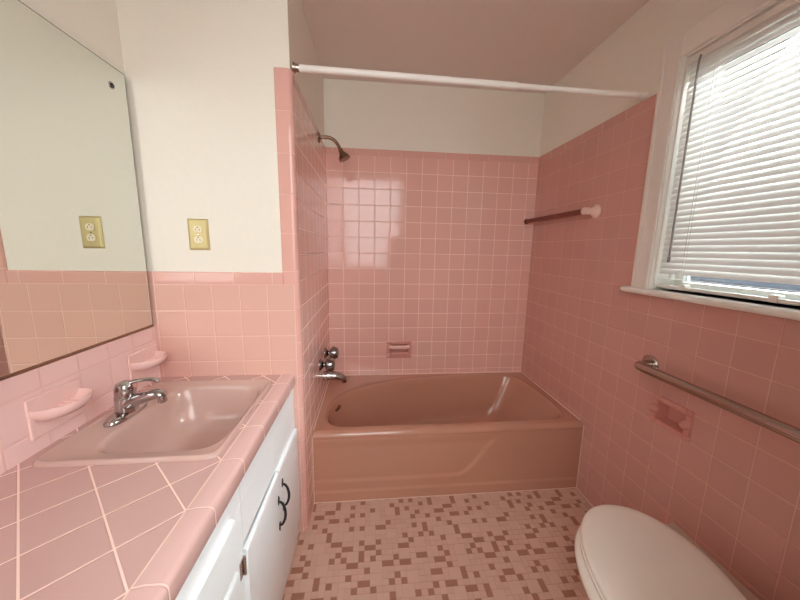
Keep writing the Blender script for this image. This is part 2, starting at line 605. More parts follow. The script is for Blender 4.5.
box(bm, XR - 0.005, XR, 0.08, YA, 0.0, 0.004)
struct('trim_5', bm, M['caulk'])

# window ---------------------------------------------------------------------
win = bpy.data.objects.new('window_1', None); COL.objects.link(win)
win.location = (XR, 0.78, 1.19); win['kind'] = 'structure'
y0, y1, z0, z1 = WIN
bm = NB()
cx0 = XR - 0.018
def cas(pr_outer, a, b):
    pass
# casing: flat board with a raised outer bead
for (ya, yb) in ((y1, y1 + 0.085), (y0 - 0.085, y0)):
    box(bm, cx0, XR + 0.012, ya, yb, z0, z1 + 0.085)
box(bm, cx0, XR + 0.012, y0 - 0.001, y1 + 0.001, z1, z1 + 0.085)
box(bm, cx0 - 0.006, cx0 + 0.001, y1 + 0.004, y1 + 0.022, z0, z1 + 0.002)
box(bm, cx0 - 0.004, cx0 + 0.001, y1 + 0.068, y1 + 0.085, z0, z1 + 0.085)
box(bm, cx0 - 0.004, cx0 + 0.001, y0 - 0.085, y0 - 0.068, z0, z1 + 0.085)
obj('window_frame', bm, M['trim'], win, bevel=0.003)
bm = NB()   # jamb boards lining the recess
box(bm, XR + 0.0, XR + 0.14, y1 - 0.006, y1 + 0.006, z0, z1)
box(bm, XR + 0.0, XR + 0.14, y0 - 0.006, y0 + 0.006, z0, z1)
box(bm, XR + 0.0, XR + 0.14, y0, y1, z1 - 0.006, z1 + 0.006)
box(bm, XR + 0.062, XR + 0.078, y1 - 0.018, y1 - 0.006, z0, z1 - 0.006)
box(bm, XR + 0.062, XR + 0.078, y0 + 0.006, y0 + 0.018, z0, z1 - 0.006)
obj('window_jamb', bm, M['trim'], win)
bm = NB()   # stool with round nose
prof = [(XR + 0.14, z0 - 0.024), (cx0 - 0.02, z0 - 0.024)] + [(cx0 - 0.02 + 0.012 * math.cos(a), z0 - 0.012 + 0.012 * math.sin(a)) for a in [-PI / 2 - PI * i / 8 for i in range(1, 8)]] + [(cx0 - 0.02, z0), (XR + 0.14, z0)]
yi0, yi1 = y0 - 0.002, y1 + 0.002
extr(bm, prof, 1, yi0, yi1)
profn = [(XR - 0.0, z0 - 0.024)] + prof[1:-1] + [(XR - 0.0, z0)]
extr(bm, profn, 1, y1 + 0.002, y1 + 0.110)
extr(bm, profn, 1, y0 - 0.110, y0 - 0.002)
obj('window_sill', bm, M['trim'], win, smooth=40)
bm = NB()   # sash
sx0, sx1 = XR + 0.085, XR + 0.115
for a, b in ((y0 + 0.006, y0 + 0.046), (y1 - 0.046, y1 - 0.006)):
    box(bm, sx0, sx1, a, b, z0, z1 - 0.006)
for a, b in ((z0, z0 + 0.035), (z1 - 0.046, z1 - 0.006), ):
    box(bm, sx0, sx1, y0 + 0.046, y1 - 0.046, a, b)
obj('sash', bm, M['trim'], win, bevel=0.002)
bm = NB(); box(bm, sx0 + 0.013, sx0 + 0.017, y0 + 0.046, y1 - 0.046, z0 + 0.035, z1 - 0.046)
obj('pane', bm, M['pane'], win)

# ------------------------------------------------------------------ bathtub
tub = thing('bathtub', 'pinkish-brown enamelled bathtub with bowed basin filling the tiled alcove', 'bathtub', (0.445, 1.85, 0))
ZR = 0.400
ctrl = [(-0.235, 1.60), (-0.205, 1.555), (-0.13, 1.532), (0.05, 1.528), (0.25, 1.527), (0.45, 1.526), (0.65, 1.527), (0.85, 1.528), (1.0, 1.53), (1.085, 1.55),
        (1.125, 1.61), (1.135, 1.72), (1.13, 1.85), (1.12, 1.98), (1.095, 2.09), (1.04, 2.155), (0.94, 2.178), (0.8, 2.182), (0.62, 2.178), (0.44, 2.160),
        (0.25, 2.125), (0.10, 2.08), (-0.03, 2.02), (-0.13, 1.95), (-0.20, 1.865), (-0.24, 1.76), (-0.246, 1.67)]
inner = [Vector((p.x, p.y, 0)) for p in catmull([(a, b, 0) for a, b in ctrl], 6)]
cen = Vector((0.45, 1.83, 0))
YD = YA + 0.030
rect = (XS + 0.001, XR - 0.001, YD, YB - 0.001)
def toward(p):
    d = p - cen
    ts = []
    if d.x > 1e-6: ts.append((rect[1] - cen.x) / d.x)
    if d.x < -1e-6: ts.append((rect[0] - cen.x) / d.x)
    if d.y > 1e-6: ts.append((rect[3] - cen.y) / d.y)
    if d.y < -1e-6: ts.append((rect[2] - cen.y) / d.y)
    t = min(ts)
    return cen + d * t
outer = [toward(p) for p in inner]
for cxy in ((rect[0], rect[2]), (rect[0], rect[3]), (rect[1], rect[2]), (rect[1], rect[3])):
    k = min(range(len(outer)), key=lambda i: (outer[i] - Vector((cxy[0], cxy[1], 0))).length)
    outer[k] = Vector((cxy[0], cxy[1], 0))
def ring_in(s, z, shift=0.0):
    out = []
    for p in inner:
        q = cen + (p - cen) * s
        out.append((q.x + shift, q.y, z))
    return out
bm = NB()
rings = [[(p.x, p.y, ZR) for p in outer]]
rings.append([tuple((outer[i] * 0.30 + inner[i] * 0.70).to_tuple()[:2]) + (ZR,) for i in range(len(inner))])
def insetr(d, z, sh=0.0, fx=1.0):
    out = []
    for p in inner:
        q = p - cen
        L = q.length
        sx = 1 - d * fx / 0.66
        sy = 1 - d / 0.33
        out.append((cen.x + q.x * sx + sh, cen.y + q.y * sy, z))
    return out
rings += [insetr(-0.008, ZR + 0.0005), insetr(-0.004, ZR + 0.003), insetr(0.0, ZR + 0.0035), insetr(0.004, ZR + 0.001), insetr(0.009, ZR - 0.012), insetr(0.013, ZR - 0.025),
          insetr(0.022, ZR - 0.07, -0.004, 1.3), insetr(0.034, ZR - 0.15, -0.012, 1.7), insetr(0.048, ZR - 0.24, -0.02, 2.0), insetr(0.062, ZR - 0.29, -0.026, 2.2),
          insetr(0.085, ZR - 0.318, -0.032, 2.2), insetr(0.12, ZR - 0.328, -0.036, 2.1), insetr(0.2, ZR - 0.332, -0.04, 1.8)]
loft(bm, rings, cap1=True)
# apron with embossed panel
def sstep(a, b, x):
    t = max(0, min(1, (x - a) / (b - a)))
    return t * t * (3 - 2 * t)
nx, nz = 150, 90
zs = []
prof = [(YD, ZR)] + [(YA + 0.030 - 0.030 * math.sin(a), ZR - 0.030 + 0.030 * math.cos(a)) for a in [PI / 2 * i / 8 for i in range(1, 9)]]
z_ap = ZR - 0.030
rows = []
for (yy, zz) in prof:
    rows.append([(rect[0] + (rect[1] - rect[0]) * i / nx, yy, zz) for i in range(nx + 1)])
for j in range(1, nz + 1):
    zz = z_ap * (1 - j / nz)
    row = []
    for i in range(nx + 1):
        x = rect[0] + (rect[1] - rect[0]) * i / nx
        # panel lower boundary rises in a soft curve toward the right
        zb = 0.118 + 0.21 * sstep(0.44, 0.70, x) ** 1.6 + 0.5 * sstep(0.66, 0.85, x)
        d = 0.008 * sstep(zb - 0.012, zb + 0.012, zz) * (1 - sstep(0.30, 0.36, zz))
        base = 0.006 * (1 - sstep(0.052, 0.068, zz))
        row.append((x, YA + d - base + 0.004, zz))
    rows.append(row)
loft(bm, rows, closed=False)
for xx in (rect[0], rect[1]):
    pass
obj('tub_basin', bm, M['tub'], tub, smooth=50)
bm = NB()
lathe(bm, [(0, 0.034), (0.004, 0.034), (0.008, 0.028), (0.010, 0.01)], (-0.228, 1.80, 0.345), (1, 0, 0.25), 28)
ov = obj('overflow_plate', bm, M['bronze'], tub, smooth=40)
bm = NB()
tube(bm, [(-0.220, 1.80, 0.347), (-0.198, 1.80, 0.360), (-0.186, 1.798, 0.382)], [0.008, 0.008, 0.010])
obj('trip_lever', bm, M['bronze'], ov, smooth=40)
bm = NB()
lathe(bm, [(-0.002, 0.032), (0.003, 0.032), (0.005, 0.024), (0.002, 0.004)], (-0.03, 1.83, 0.068), (0, 0, 1), 28)
obj('drain', bm, M['chrome'], tub, smooth=40)

# tub faucet -----------------------------------------------------------------
tf = thing('tub_faucet', 'chrome tub faucet with two knobs above a downturned spout on the alcove side wall', 'faucet', (XS, 1.82, 0.56))
bm = NB()
lathe(bm, [(0, 0.030), (0.012, 0.030), (0.02, 0.024)], (XS, 1.90, 0.537), (1, 0, 0), 28)
tube(bm, [(XS + 0.002, 1.90, 0.537), (XS + 0.05, 1.90, 0.539), (XS + 0.10, 1.90, 0.530), (XS + 0.125, 1.90, 0.515), (XS + 0.132, 1.90, 0.492)], [0.030, 0.030, 0.026, 0.022, 0.017], 20)
obj('spout', bm, M['chrome'], tf, smooth=40)
for yk in (1.77, 1.98):
    bm = NB()
    lathe(bm, [(0, 0.034), (0.004, 0.034), (0.014, 0.026), (0.024, 0.014), (0.040, 0.012)], (XS, yk, 0.660), (1, 0, 0), 28)
    h = obj('escutcheon', bm, M['chrome_dark'], tf, smooth=40)
    bm = NB()
    lathe(bm, [(0.030, 0.020), (0.038, 0.036), (0.066, 0.040), (0.084, 0.033), (0.088, 0.012)], (XS, yk, 0.660), (1, 0, 0), 12)
    tube(bm, [(XS + 0.055, yk, 0.618), (XS + 0.055, yk, 0.702)], 0.010, 10)
    tube(bm, [(XS + 0.055, yk - 0.042, 0.66), (XS + 0.055, yk + 0.042, 0.66)], 0.010, 10)
    obj('knob', bm, M['chrome_dark'], h, smooth=40)

# shower head ------------------------------------------------------------------
sh = thing('shower_fixture', 'aged chrome shower head on a bent arm high on the alcove side wall', 'shower head', (XS, 1.92, 1.955))
bm = NB(); lathe(bm, [(0, 0.030), (0.004, 0.030), (0.010, 0.020), (0.013, 0.012)], (XS, 1.92, 1.955), (1, 0, 0), 28)
obj('flange', bm, M['bronze'], sh, smooth=40)
bm = NB()
ap = catmull([(XS + 0.002, 1.92, 1.955), (XS + 0.05, 1.92, 1.958), (XS + 0.088, 1.92, 1.945), (XS + 0.112, 1.92, 1.915), (XS + 0.122, 1.92, 1.893)], 6, False)
tube(bm, ap, 0.0095, 14)
obj('arm', bm, M['bronze'], sh, smooth=40)
bm = NB()
lathe(bm, [(0, 0.011), (0.008, 0.014), (0.018, 0.013), (0.026, 0.016), (0.042, 0.028), (0.056, 0.034), (0.062, 0.034), (0.064, 0.028), (0.061, 0.004)], (XS + 0.120, 1.92, 1.900), (0.45, -0.05, -0.9), 28)
obj('spray_head', bm, M['bronze'], sh, smooth=35)

# shower rod -------------------------------------------------------------------
sr = thing('shower_curtain_rod', 'white telescoping shower curtain rod spanning the tub opening near the ceiling', 'curtain rod', (0.445, 1.355, 2.0))
A, B = Vector((XS + 0.001, 1.345, 2.014)), Vector((XR - 0.001, 1.365, 2.010))
mid = A.lerp(B, 0.60)
bm = NB(); tube(bm, [A.lerp(B, 0.012), mid], 0.0130, 20); tube(bm, [mid - (B - A) * 0.004, mid + (B - A) * 0.004], 0.0138, 20)
obj('outer_tube', bm, M['rod'], sr, smooth=40)
bm = NB(); tube(bm, [mid, B.lerp(A, 0.012)], 0.0108, 20)
obj('inner_tube', bm, M['rod'], sr, smooth=40)
for e, s in ((A, 1), (B, -1)):
    bm = NB(); lathe(bm, [(0, 0.019), (0.003, 0.019), (0.010, 0.014), (0.022, 0.0135)], e, (s, 0, 0), 24)
    obj('end_cap', bm, M['rod'] if s < 0 else M['steel'], sr, smooth=40)

# recessed soap dish -----------------------------------------------------------
sd = thing('recessed_soap_dish', 'small pink recessed ceramic soap dish in the back wall above the tub', 'soap dish', (0.215, YB, 0.54))
x0, x1, z0s, z1s = SOAP
bm = NB()
w_ = 0.022
cells(bm, (0, 2, 1), ((x0 - 0.004, x1 + 0.004), (z0s - 0.004, z1s + 0.004)), [(x0 + w_, x1 - w_, z0s + w_, z1s - w_)], (YB - 0.012, YB + 0.004))
obj('rim', bm, M['ceramic_dark'], sd, bevel=0.005)
bm = NB()
X0, X1, Z0, Z1 = x0 + w_ - 0.003, x1 - w_ + 0.003, z0s + w_ - 0.003, z1s - w_ + 0.003
box(bm, X0, X1, YB + 0.048, YB + 0.055, Z0, Z1)
box(bm, X0, X0 + 0.004, YB + 0.001, YB + 0.05, Z0, Z1); box(bm, X1 - 0.004, X1, YB + 0.001, YB + 0.05, Z0, Z1)
box(bm, X0, X1, YB + 0.001, YB + 0.05, Z0, Z0 + 0.006); box(bm, X0, X1, YB + 0.001, YB + 0.05, Z1 - 0.004, Z1)
obj('recess', bm, M['ceramic_dark'], sd)
bm = NB()
tube(bm, [(x0 + w_, YB - 0.012, 0.622), (x0 + w_ + 0.02, YB - 0.028, 0.622), (x1 - w_ - 0.02, YB - 0.028, 0.622), (x1 - w_, YB - 0.012, 0.622)], 0.0135, 14)
obj('grab', bm, M['ceramic_pale'], sd, smooth=40)
bm = NB()
box(bm, X0 + 0.004, X1 - 0.004, YB - 0.022, YB - 0.010, Z0, Z0 + 0.022)
obj('lip', bm, M['ceramic_dark'], sd, bevel=0.004)

# towel bar -----------------------------------------------------------------------
tb = thing('towel_bar', 'short reddish-brown towel bar with one pale ceramic post on the right alcove wall', 'towel bar', (XR, 1.85, 1.54))
bm = NB()
tube(bm, [(XR - 0.055, 1.60, 1.552), (XR - 0.055, 2.195, 1.552)], 0.0155, 8)
obj('bar', bm, M['wood'], tb, smooth=30)
bm = NB()   # near ceramic post: flared base, waist, socket
lathe(bm, [(0.0, 0.036), (0.006, 0.036), (0.014, 0.026), (0.032, 0.017), (0.052, 0.018), (0.066, 0.021), (0.074, 0.017), (0.076, 0.004)], (XR, 1.585, 1.552), (-1, 0, 0), 24)
lathe(bm, [(0, 0.019), (0.03, 0.018), (0.036, 0.015)], (XR - 0.055, 1.572, 1.552), (0, 1, 0), 24)
obj('post', bm, M['ceramic_pale'], tb, smooth=35)
bm = NB()
lathe(bm, [(0.0, 0.020), (0.004, 0.020), (0.014, 0.014), (0.024, 0.015)], (XR - 0.055, YB - 0.001, 1.552), (0, -1, 0), 20)
obj('end_socket', bm, M['wood'], tb, smooth=35)

# grab bar ------------------------------------------------------------------------
gb = thing('grab_bar', 'stainless steel grab bar on the right wall below the window', 'grab bar', (XR, 0.75, 0.88))
gx = XR - 0.064
YG0, YG1, ZG = 0.31, 1.150, 0.872
pth = catmull([(XR - 0.002, YG1, ZG), (XR - 0.025, YG1, ZG), (gx + 0.006, YG1 - 0.010, ZG), (gx, YG1 - 0.040, ZG)], 6, False)
pth += [Vector((gx, 0.75, ZG))] + [Vector((p.x, YG0 + (YG1 - p.y), p.z)) for p in reversed(pth)]
bm = NB(); tube(bm, pth, 0.0185, 20)
obj('tube', bm, M['steel'], gb, smooth=50)
for yy in (YG1, YG0):
    bm = NB(); lathe(bm, [(0, 0.040), (0.004, 0.040), (0.009, 0.034), (0.010, 0.02)], (XR, yy, ZG), (-1, 0, 0), 28)
    obj('flange', bm, M['steel'], gb, smooth=35)

# toilet paper holder ----------------------------------------------------------------
ph = thing('toilet_paper_holder', 'empty pink recessed ceramic toilet paper holder in the right wall', 'paper holder', (XR, 1.02, 0.65))
a0, a1, b0, b1 = TPH
bm = NB()
cells(bm, (1, 2, 0), ((a0 - 0.005, a1 + 0.005), (b0 - 0.005, b1 + 0.005)), [(a0 + 0.018, a1 - 0.018, b0 + 0.016, b1 - 0.016)], (XR - 0.012, XR + 0.004))
obj('rim', bm, M['ceramic_dark'], ph, bevel=0.005)
bm = NB()
box(bm, XR + 0.046, XR + 0.055, a0 + 0.014, a1 - 0.014, b0 + 0.012, b1 - 0.012)
box(bm, XR, XR + 0.05, a0 + 0.013, a0 + 0.018, b0 + 0.012, b1 - 0.012); box(bm, XR, XR + 0.05, a1 - 0.018, a1 - 0.013, b0 + 0.012, b1 - 0.012)
box(bm, XR, XR + 0.05, a0 + 0.014, a1 - 0.014, b0 + 0.011, b0 + 0.016); box(bm, XR, XR + 0.05, a0 + 0.014, a1 - 0.014, b1 - 0.016, b1 - 0.011)
obj('recess', bm, M['ceramic_dark'], ph)
for yy in (a0 + 0.009, a1 - 0.009):
    bm = NB(); lathe(bm, [(0, 0.018), (0.008, 0.017), (0.018, 0.013), (0.022, 0.008)], (XR - 0.011, yy, 0.708), (-1, 0, 0), 20)
    obj('arm', bm, M['ceramic_dark'], ph, smooth=40)

# wall register ---------------------------------------------------------------------
rg = thing('wall_register', 'beige metal heating register low on the right wall beside the toilet', 'register', (XR, 0.7, 0))
bm = NB()
r0, r1 = 0.36, 0.955
extr(bm, [(XR - 0.0005, 0.005), (XR - 0.030, 0.005), (XR - 0.034, 0.262), (XR - 0.030, 0.288), (XR - 0.0005, 0.302)], 1, r0, r1)
obj('cover', bm, M['register'], rg, bevel=0.003)
bm = NB()
for i in range(5):
    zz = 0.245 - i * 0.03
    box(bm, XR - 0.0352, XR - 0.0325, r0 + 0.04, r1 - 0.04, zz - 0.007, zz + 0.006)
obj('slots', bm, M['darkgap'], rg)

# ------------------------------------------------------------------ window blind
bl = thing('window_blind', 'white horizontal mini blind lowered over the window', 'blind', (XR + 0.036, 0.78, 1.2))
bx = XR + 0.016
by0, by1 = 0.378, 1.187
bm = NB(); box(bm, bx - 0.014, bx + 0.014, by0, by1, 2.040, 2.062)
obj('headrail', bm, M['trim'], bl, bevel=0.002)
bm = NB()
def slat(bm, zc, tilt):
    hw = 0.0127
    n = 6
    rows = []
    for s_ in range(n + 1):
        u = -1 + 2 * s_ / n
        along, bulge = u * hw, 0.0022 * (1 - u * u)
        # along direction tilted in the x-z plane; room side convex
        dx = math.cos(tilt) * along - math.sin(tilt) * bulge
        dz = math.sin(tilt) * along + math.cos(tilt) * bulge
        rows.append([(bx + dx, by0 + 0.003, zc + dz), (bx + dx, by1 - 0.003, zc + dz)])
    loft(bm, rows, closed=False)
zc = 2.034
TILT = math.radians(70)
while zc > 1.262:
    slat(bm, zc, TILT)
    zc -= 0.0225
slat(bm, 1.2380, math.radians(-4))
obj('slats', bm, M['blind'], bl, smooth=60)
bm = NB(); box(bm, bx - 0.011, bx + 0.011, by0 + 0.003, by1 - 0.003, 1.201, 1.212)
obj('bottom_rail', bm, M['trim'], bl, bevel=0.003)
for yy in (1.075, 0.49):
    bm = NB()
    for dx in (-0.0125, 0.0125):
        tube(bm, [(bx + dx, yy, 2.045), (bx + dx, yy, 1.21)], 0.0007, 6)
    tube(bm, [(bx - 0.0125, yy + 0.01, 2.045), (bx - 0.0125, yy + 0.01, 1.21)], 0.0008, 6)
    obj('ladder_cord', bm, M['cord'], bl)
for yy in (1.075, 0.80, 0.49):
    bm = NB(); box(bm, bx - 0.0135, bx + 0.012, yy - 0.012, yy + 0.012, 1.199, 1.222)
    obj('rail_clip', bm, M['trim'], bl, bevel=0.003)
bm = NB()
tube(bm, [(bx - 0.020, 1.135, 2.045), (bx - 0.024, 1.135, 2.02), (bx - 0.022, 1.135, 1.325)], 0.0036, 6)
lathe(bm, [(0, 0.003), (0.004, 0.0055), (0.02, 0.0055), (0.024, 0.003)], (bx - 0.022, 1.135, 1.328), (0, 0, -1), 8)
obj('tilt_wand', bm, M['wand'], bl)

# ------------------------------------------------------------------ vanity
CXF = -0.335
vc = thing('vanity_cabinet', 'white painted vanity cabinet with doors and drawers under the pink tiled counter', 'cabinet', (-0.6, 0.7, 0))
VY0, VY1 = -0.35, YP - 0.002
bm = NB()
fx0, fx1 = CXF - 0.020, CXF
# carcass panels
box(bm, XM + 0.001, fx0, VY0, VY0 + 0.018, 0.0, 0.74)
box(bm, XM + 0.001, fx0, VY1 - 0.018, VY1, 0.0, 0.74)
box(bm, XM + 0.001, XM + 0.008, VY0, VY1, 0.0, 0.74)
box(bm, XM + 0.001, fx0, VY0, VY1, 0.085, 0.10)
obj('carcass', bm, M['cab'], vc)
bm = NB()
DR = [(0.36, 0.685), (0.02, 0.345), (-0.32, 0.005)]       # drawer bays in y
holes = [(0.745, 1.022, 0.10, 0.556), (1.034, 1.296, 0.10, 0.540)]
for a, b in DR:
    holes.append((a + 0.008, b - 0.008, 0.560, 0.683)); holes.append((a + 0.008, b - 0.008, 0.10, 0.536))
cells(bm, (1, 2, 0), ((VY0, VY1), (0.0, 0.744)), holes, (fx0, fx1))
obj('face_frame', bm, M['cab'], vc, bevel=0.0015)
def handle(parent, yy, ztop, zbot):
    bm = NB()
    xf = CXF + 0.0115
    hz = ztop - zbot
    # flat back strip with pointed finials
    for zz, s_ in ((ztop, 1), (zbot, -1)):
        q = [(xf, yy - 0.002, zz + s_ * 0.010), (xf, yy - 0.009, zz - s_ * 0.004), (xf, yy - 0.005, zz - s_ * 0.022), (xf, yy + 0.005, zz - s_ * 0.022), (xf, yy + 0.009, zz - s_ * 0.004), (xf, yy + 0.002, zz + s_ * 0.010)]
        loft(bm, [q, [(a + 0.003, b, c) for a, b, c in q]], True, True)
    path = catmull([(xf + 0.001, yy, ztop - 0.012), (xf + 0.011, yy, ztop - 0.016), (xf + 0.020, yy, ztop - hz * 0.30), (xf + 0.023, yy, (ztop + zbot) / 2), (xf + 0.020, yy, zbot + hz * 0.30), (xf + 0.011, yy, zbot + 0.016), (xf + 0.001, yy, zbot + 0.012)], 5, False)
    tube(bm, path, [0.0036 + 0.0012 * math.sin(PI * i / (len(path) - 1)) for i in range(len(path))], 10)
    return obj('handle', bm, M['black'], parent, smooth=40)
def front(name, ya, yb, za, zb, ajar=0.0):
    bm = NB()
    extr(bm, [(CXF - 0.008, za + 0.006), (CXF + 0.001, za), (CXF + 0.009, za + 0.001), (CXF + 0.012, za + 0.007), (CXF + 0.012, zb - 0.007), (CXF + 0.009, zb - 0.001), (CXF + 0.001, zb), (CXF - 0.008, zb - 0.006)], 1, ya, yb)
    o = obj(name, bm, M['cab'], vc, bevel=0.0015)
    return o
d1 = front('door', 0.736, 1.026, 0.09, 0.548)
handle(d1, 1.004, 0.458, 0.340)
d2 = front('door', 1.030, 1.302, 0.09, 0.548)
handle(d2, 1.056, 0.486, 0.372)
for zz in (0.502, 0.16):
    bm = NB()
    tube(bm, [(CXF + 0.004, 0.7335, zz - 0.028), (CXF + 0.004, 0.7335, zz + 0.028)], 0.004, 8)
    box(bm, CXF, CXF + 0.002, 0.712, 0.732, zz - 0.024, zz + 0.024)
    obj('hinge', bm, M['steel'], d1)
for a, b in DR:
    dr = front('drawer', a, b, 0.556, 0.690)
    dd = front('door', a, b, 0.09, 0.543)
    handle(dd, a + 0.03, 0.458, 0.340)
    bm = NB()
    lathe(bm, [(0, 0.007), (0.010, 0.006), (0.016, 0.014), (0.024, 0.015), (0.028, 0.008)], (CXF + 0.012, (a + b) / 2, 0.623), (1, 0, 0), 18)
    obj('knob', bm, M['black'], dr, smooth=40)

# countertop ---------------------------------------------------------------------------
SX0, SX1, SY0, SY1 = -0.842, -0.392, 0.762, 1.250
ct = thing('countertop', 'pink diagonal-tiled vanity countertop with rounded front edge', 'countertop', (-0.6, 0.7, ZC - 0.05))
bm = NB()
cells(bm, (0, 1, 2), ((XM + 0.009, -0.381), (VY0, YP - 0.001)), [(SX0 + 0.012, SX1 - 0.012, SY0 + 0.012, SY1 - 0.012)], (ZC - 0.038, ZC))
obj('tile_top', bm, M['t_count'], ct)
bm = NB()
ep = [(-0.381, ZC - 0.048), (-0.381, ZC + 0.0002), (-0.372, ZC + 0.0015), (-0.362, ZC + 0.004)]
ep += [(-0.338 + 0.013 * math.cos(a), ZC - 0.009 + 0.013 * math.sin(a)) for a in [PI / 2 - PI / 2 * i / 8 for i in range(9)]]
ep += [(-0.325, ZC - 0.042), (-0.329, ZC - 0.048)]
extr(bm, ep, 1, VY0, YP - 0.001)
obj('edge_trim', bm, M['t_edge'], ct, smooth=40)
bm = NB()  # pale joint along the border tiles and around the sink
box(bm, -0.3825, -0.3795, VY0, YP - 0.001, ZC - 0.001, ZC + 0.0008)
obj('grout_line', bm, M['caulk'], ct)

# sink -----------------------------------------------------------------------------------
sk = thing('bathroom_sink', 'rectangular drop-in pinkish-beige sink set in the tiled counter', 'sink', (-0.6, 1.0, ZC))
scx, scy = (SX0 + SX1) / 2, (SY0 + SY1) / 2
hx, hy = (SX1 - SX0) / 2, (SY1 - SY0) / 2
bxc, byc = -0.578, 1.004
rings = [sup(scx, scy, hx, hy, 16, ZC + 0.0005), sup(scx, scy, hx - 0.001, hy - 0.001, 16, ZC + 0.006), sup(scx, scy, hx - 0.005, hy - 0.005, 16, ZC + 0.011),
         sup(scx, scy, hx - 0.008, hy - 0.008, 16, ZC + 0.0115), sup(scx, scy, hx - 0.011, hy - 0.011, 15, ZC + 0.009), sup(scx, scy, hx - 0.014, hy - 0.014, 15, ZC + 0.007),
         sup(bxc, byc, 0.172, 0.206, 6.0, ZC + 0.006), sup(bxc, byc, 0.166, 0.200, 5.5, ZC + 0.002), sup(bxc, byc, 0.161, 0.195, 5.0, ZC - 0.010),
         sup(bxc, byc, 0.155, 0.188, 4.6, ZC - 0.045), sup(bxc, byc, 0.147, 0.178, 4.2, ZC - 0.095), sup(bxc, byc, 0.132, 0.160, 3.6, ZC - 0.130),
         sup(bxc, byc, 0.100, 0.120, 3.0, ZC - 0.146), sup(bxc, byc, 0.05, 0.06, 2.4, ZC - 0.151), sup(bxc, byc, 0.02, 0.02, 2, ZC - 0.153)]
bm = NB(); loft(bm, rings, cap1=True)
obj('basin', bm, M['sink'], sk, smooth=60)
bm = NB(); lathe(bm, [(-0.004, 0.023), (0.003, 0.023), (0.004, 0.017), (0.0, 0.012)], (bxc, byc, ZC - 0.152), (0, 0, 1), 24)
obj('drain', bm, M['chrome'], sk, smooth=40)
# sink faucet -------------------------------------------------------------------------------
fc = thing('sink_faucet', 'chrome single-lever faucet on the left deck of the sink', 'faucet', (-0.785, 1.0, ZC + 0.008))
FX, FY, FZ = -0.776, 1.0, ZC + 0.0078
bm = NB()
loft(bm, [sup(FX, FY, 0.028, 0.078, 2.6, FZ, 40), sup(FX, FY, 0.028, 0.078, 2.6, FZ + 0.006, 40), sup(FX, FY, 0.024, 0.072, 2.6, FZ + 0.014, 40), sup(FX, FY, 0.018, 0.05, 2.4, FZ + 0.019, 40)], True, True)
obj('base_plate', bm, M['chrome'], fc, smooth=40)
bm = NB()
lathe(bm, [(0.012, 0.031), (0.03, 0.029), (0.05, 0.027), (0.062, 0.027), (0.070, 0.024)], (FX, FY, FZ), (0, 0, 1), 28)
obj('body', bm, M['chrome'], fc, smooth=40)
bm = NB()
tube(bm, catmull([(FX, FY, FZ + 0.032), (FX + 0.04, FY, FZ + 0.050), (FX + 0.08, FY, FZ + 0.064), (FX + 0.102, FY, FZ + 0.067), (FX + 0.114, FY, FZ + 0.062)], 5, False), [0.028 - 0.0005 * i for i in range(21)], 20, True, 0.75)
spt = obj('spout', bm, M['chrome'], fc, smooth=40)
bm = NB(); lathe(bm, [(0, 0.0125), (0.018, 0.0125), (0.020, 0.010)], (FX + 0.109, FY, FZ + 0.057), (0.15, 0, -1), 20)
obj('aerator', bm, M['chrome'], spt, smooth=40)
bm = NB()
lathe(bm, [(0.066, 0.027), (0.088, 0.029), (0.104, 0.023), (0.112, 0.007)], (FX, FY, FZ), (0.05, 0, 1), 24)
tube(bm, catmull([(FX - 0.01, FY, FZ + 0.090), (FX + 0.02, FY + 0.004, FZ + 0.106), (FX + 0.055, FY + 0.010, FZ + 0.111), (FX + 0.085, FY + 0.016, FZ + 0.108), (FX + 0.098, FY + 0.018, FZ + 0.102)], 5, False), [0.014, 0.0135, 0.013, 0.0125, 0.012, 0.0115, 0.011, 0.0105, 0.010, 0.010, 0.010, 0.010, 0.010, 0.0105, 0.011, 0.011, 0.0115, 0.012, 0.012, 0.011, 0.008], 16, True, 0.55)
obj('lever', bm, M['chrome'], fc, smooth=40)

# ceramic soap dishes on the backsplash -------------------------------------------------------
def soap_dish(yc, label):
    xf = XM + 0.008
    t = thing('wall_soap_dish', label, 'soap dish', (xf, yc, 0.885), 'ceramic dishes on the backsplash')
    bm = NB()
    box(bm, xf, xf + 0.007, yc - 0.074, yc + 0.074, 0.832, 0.942)
    obj('back_plate', bm, M['ceramic'], t, bevel=0.004, seg=3)
    def half(hx_, hy_, z, dx=0.0):
        out = []
        for k in range(41):
            a = -PI / 2 + PI * k / 40
            out.append((xf + 0.006 + dx + hx_ * max(0.0, math.cos(a)) ** 0.8, yc + hy_ * math.copysign(abs(math.sin(a)) ** 0.9, math.sin(a)), z))
        return out
    bm = NB()
    loft(bm, [half(0.030, 0.040, 0.872), half(0.052, 0.058, 0.878), half(0.066, 0.068, 0.893), half(0.070, 0.071, 0.908), half(0.068, 0.0695, 0.912), half(0.063, 0.065, 0.910),
              half(0.059, 0.061, 0.900), half(0.052, 0.054, 0.893), half(0.040, 0.042, 0.890)], True, True)
    obj('tray', bm, M['ceramic'], t, smooth=50)
    bm = NB()
    for k in range(5):
        yy = yc - 0.036 + k * 0.018
        tube(bm, [(xf + 0.008, yy, 0.893), (xf + 0.048, yy, 0.893)], 0.0035, 8)
    obj('ribs', bm, M['ceramic'], t, smooth=40)
    return t
soap_dish(0.888, 'pink ceramic soap dish on the backsplash nearer the camera, left of the faucet')
soap_dish(1.228, 'pink ceramic soap dish on the backsplash in the corner behind the faucet')

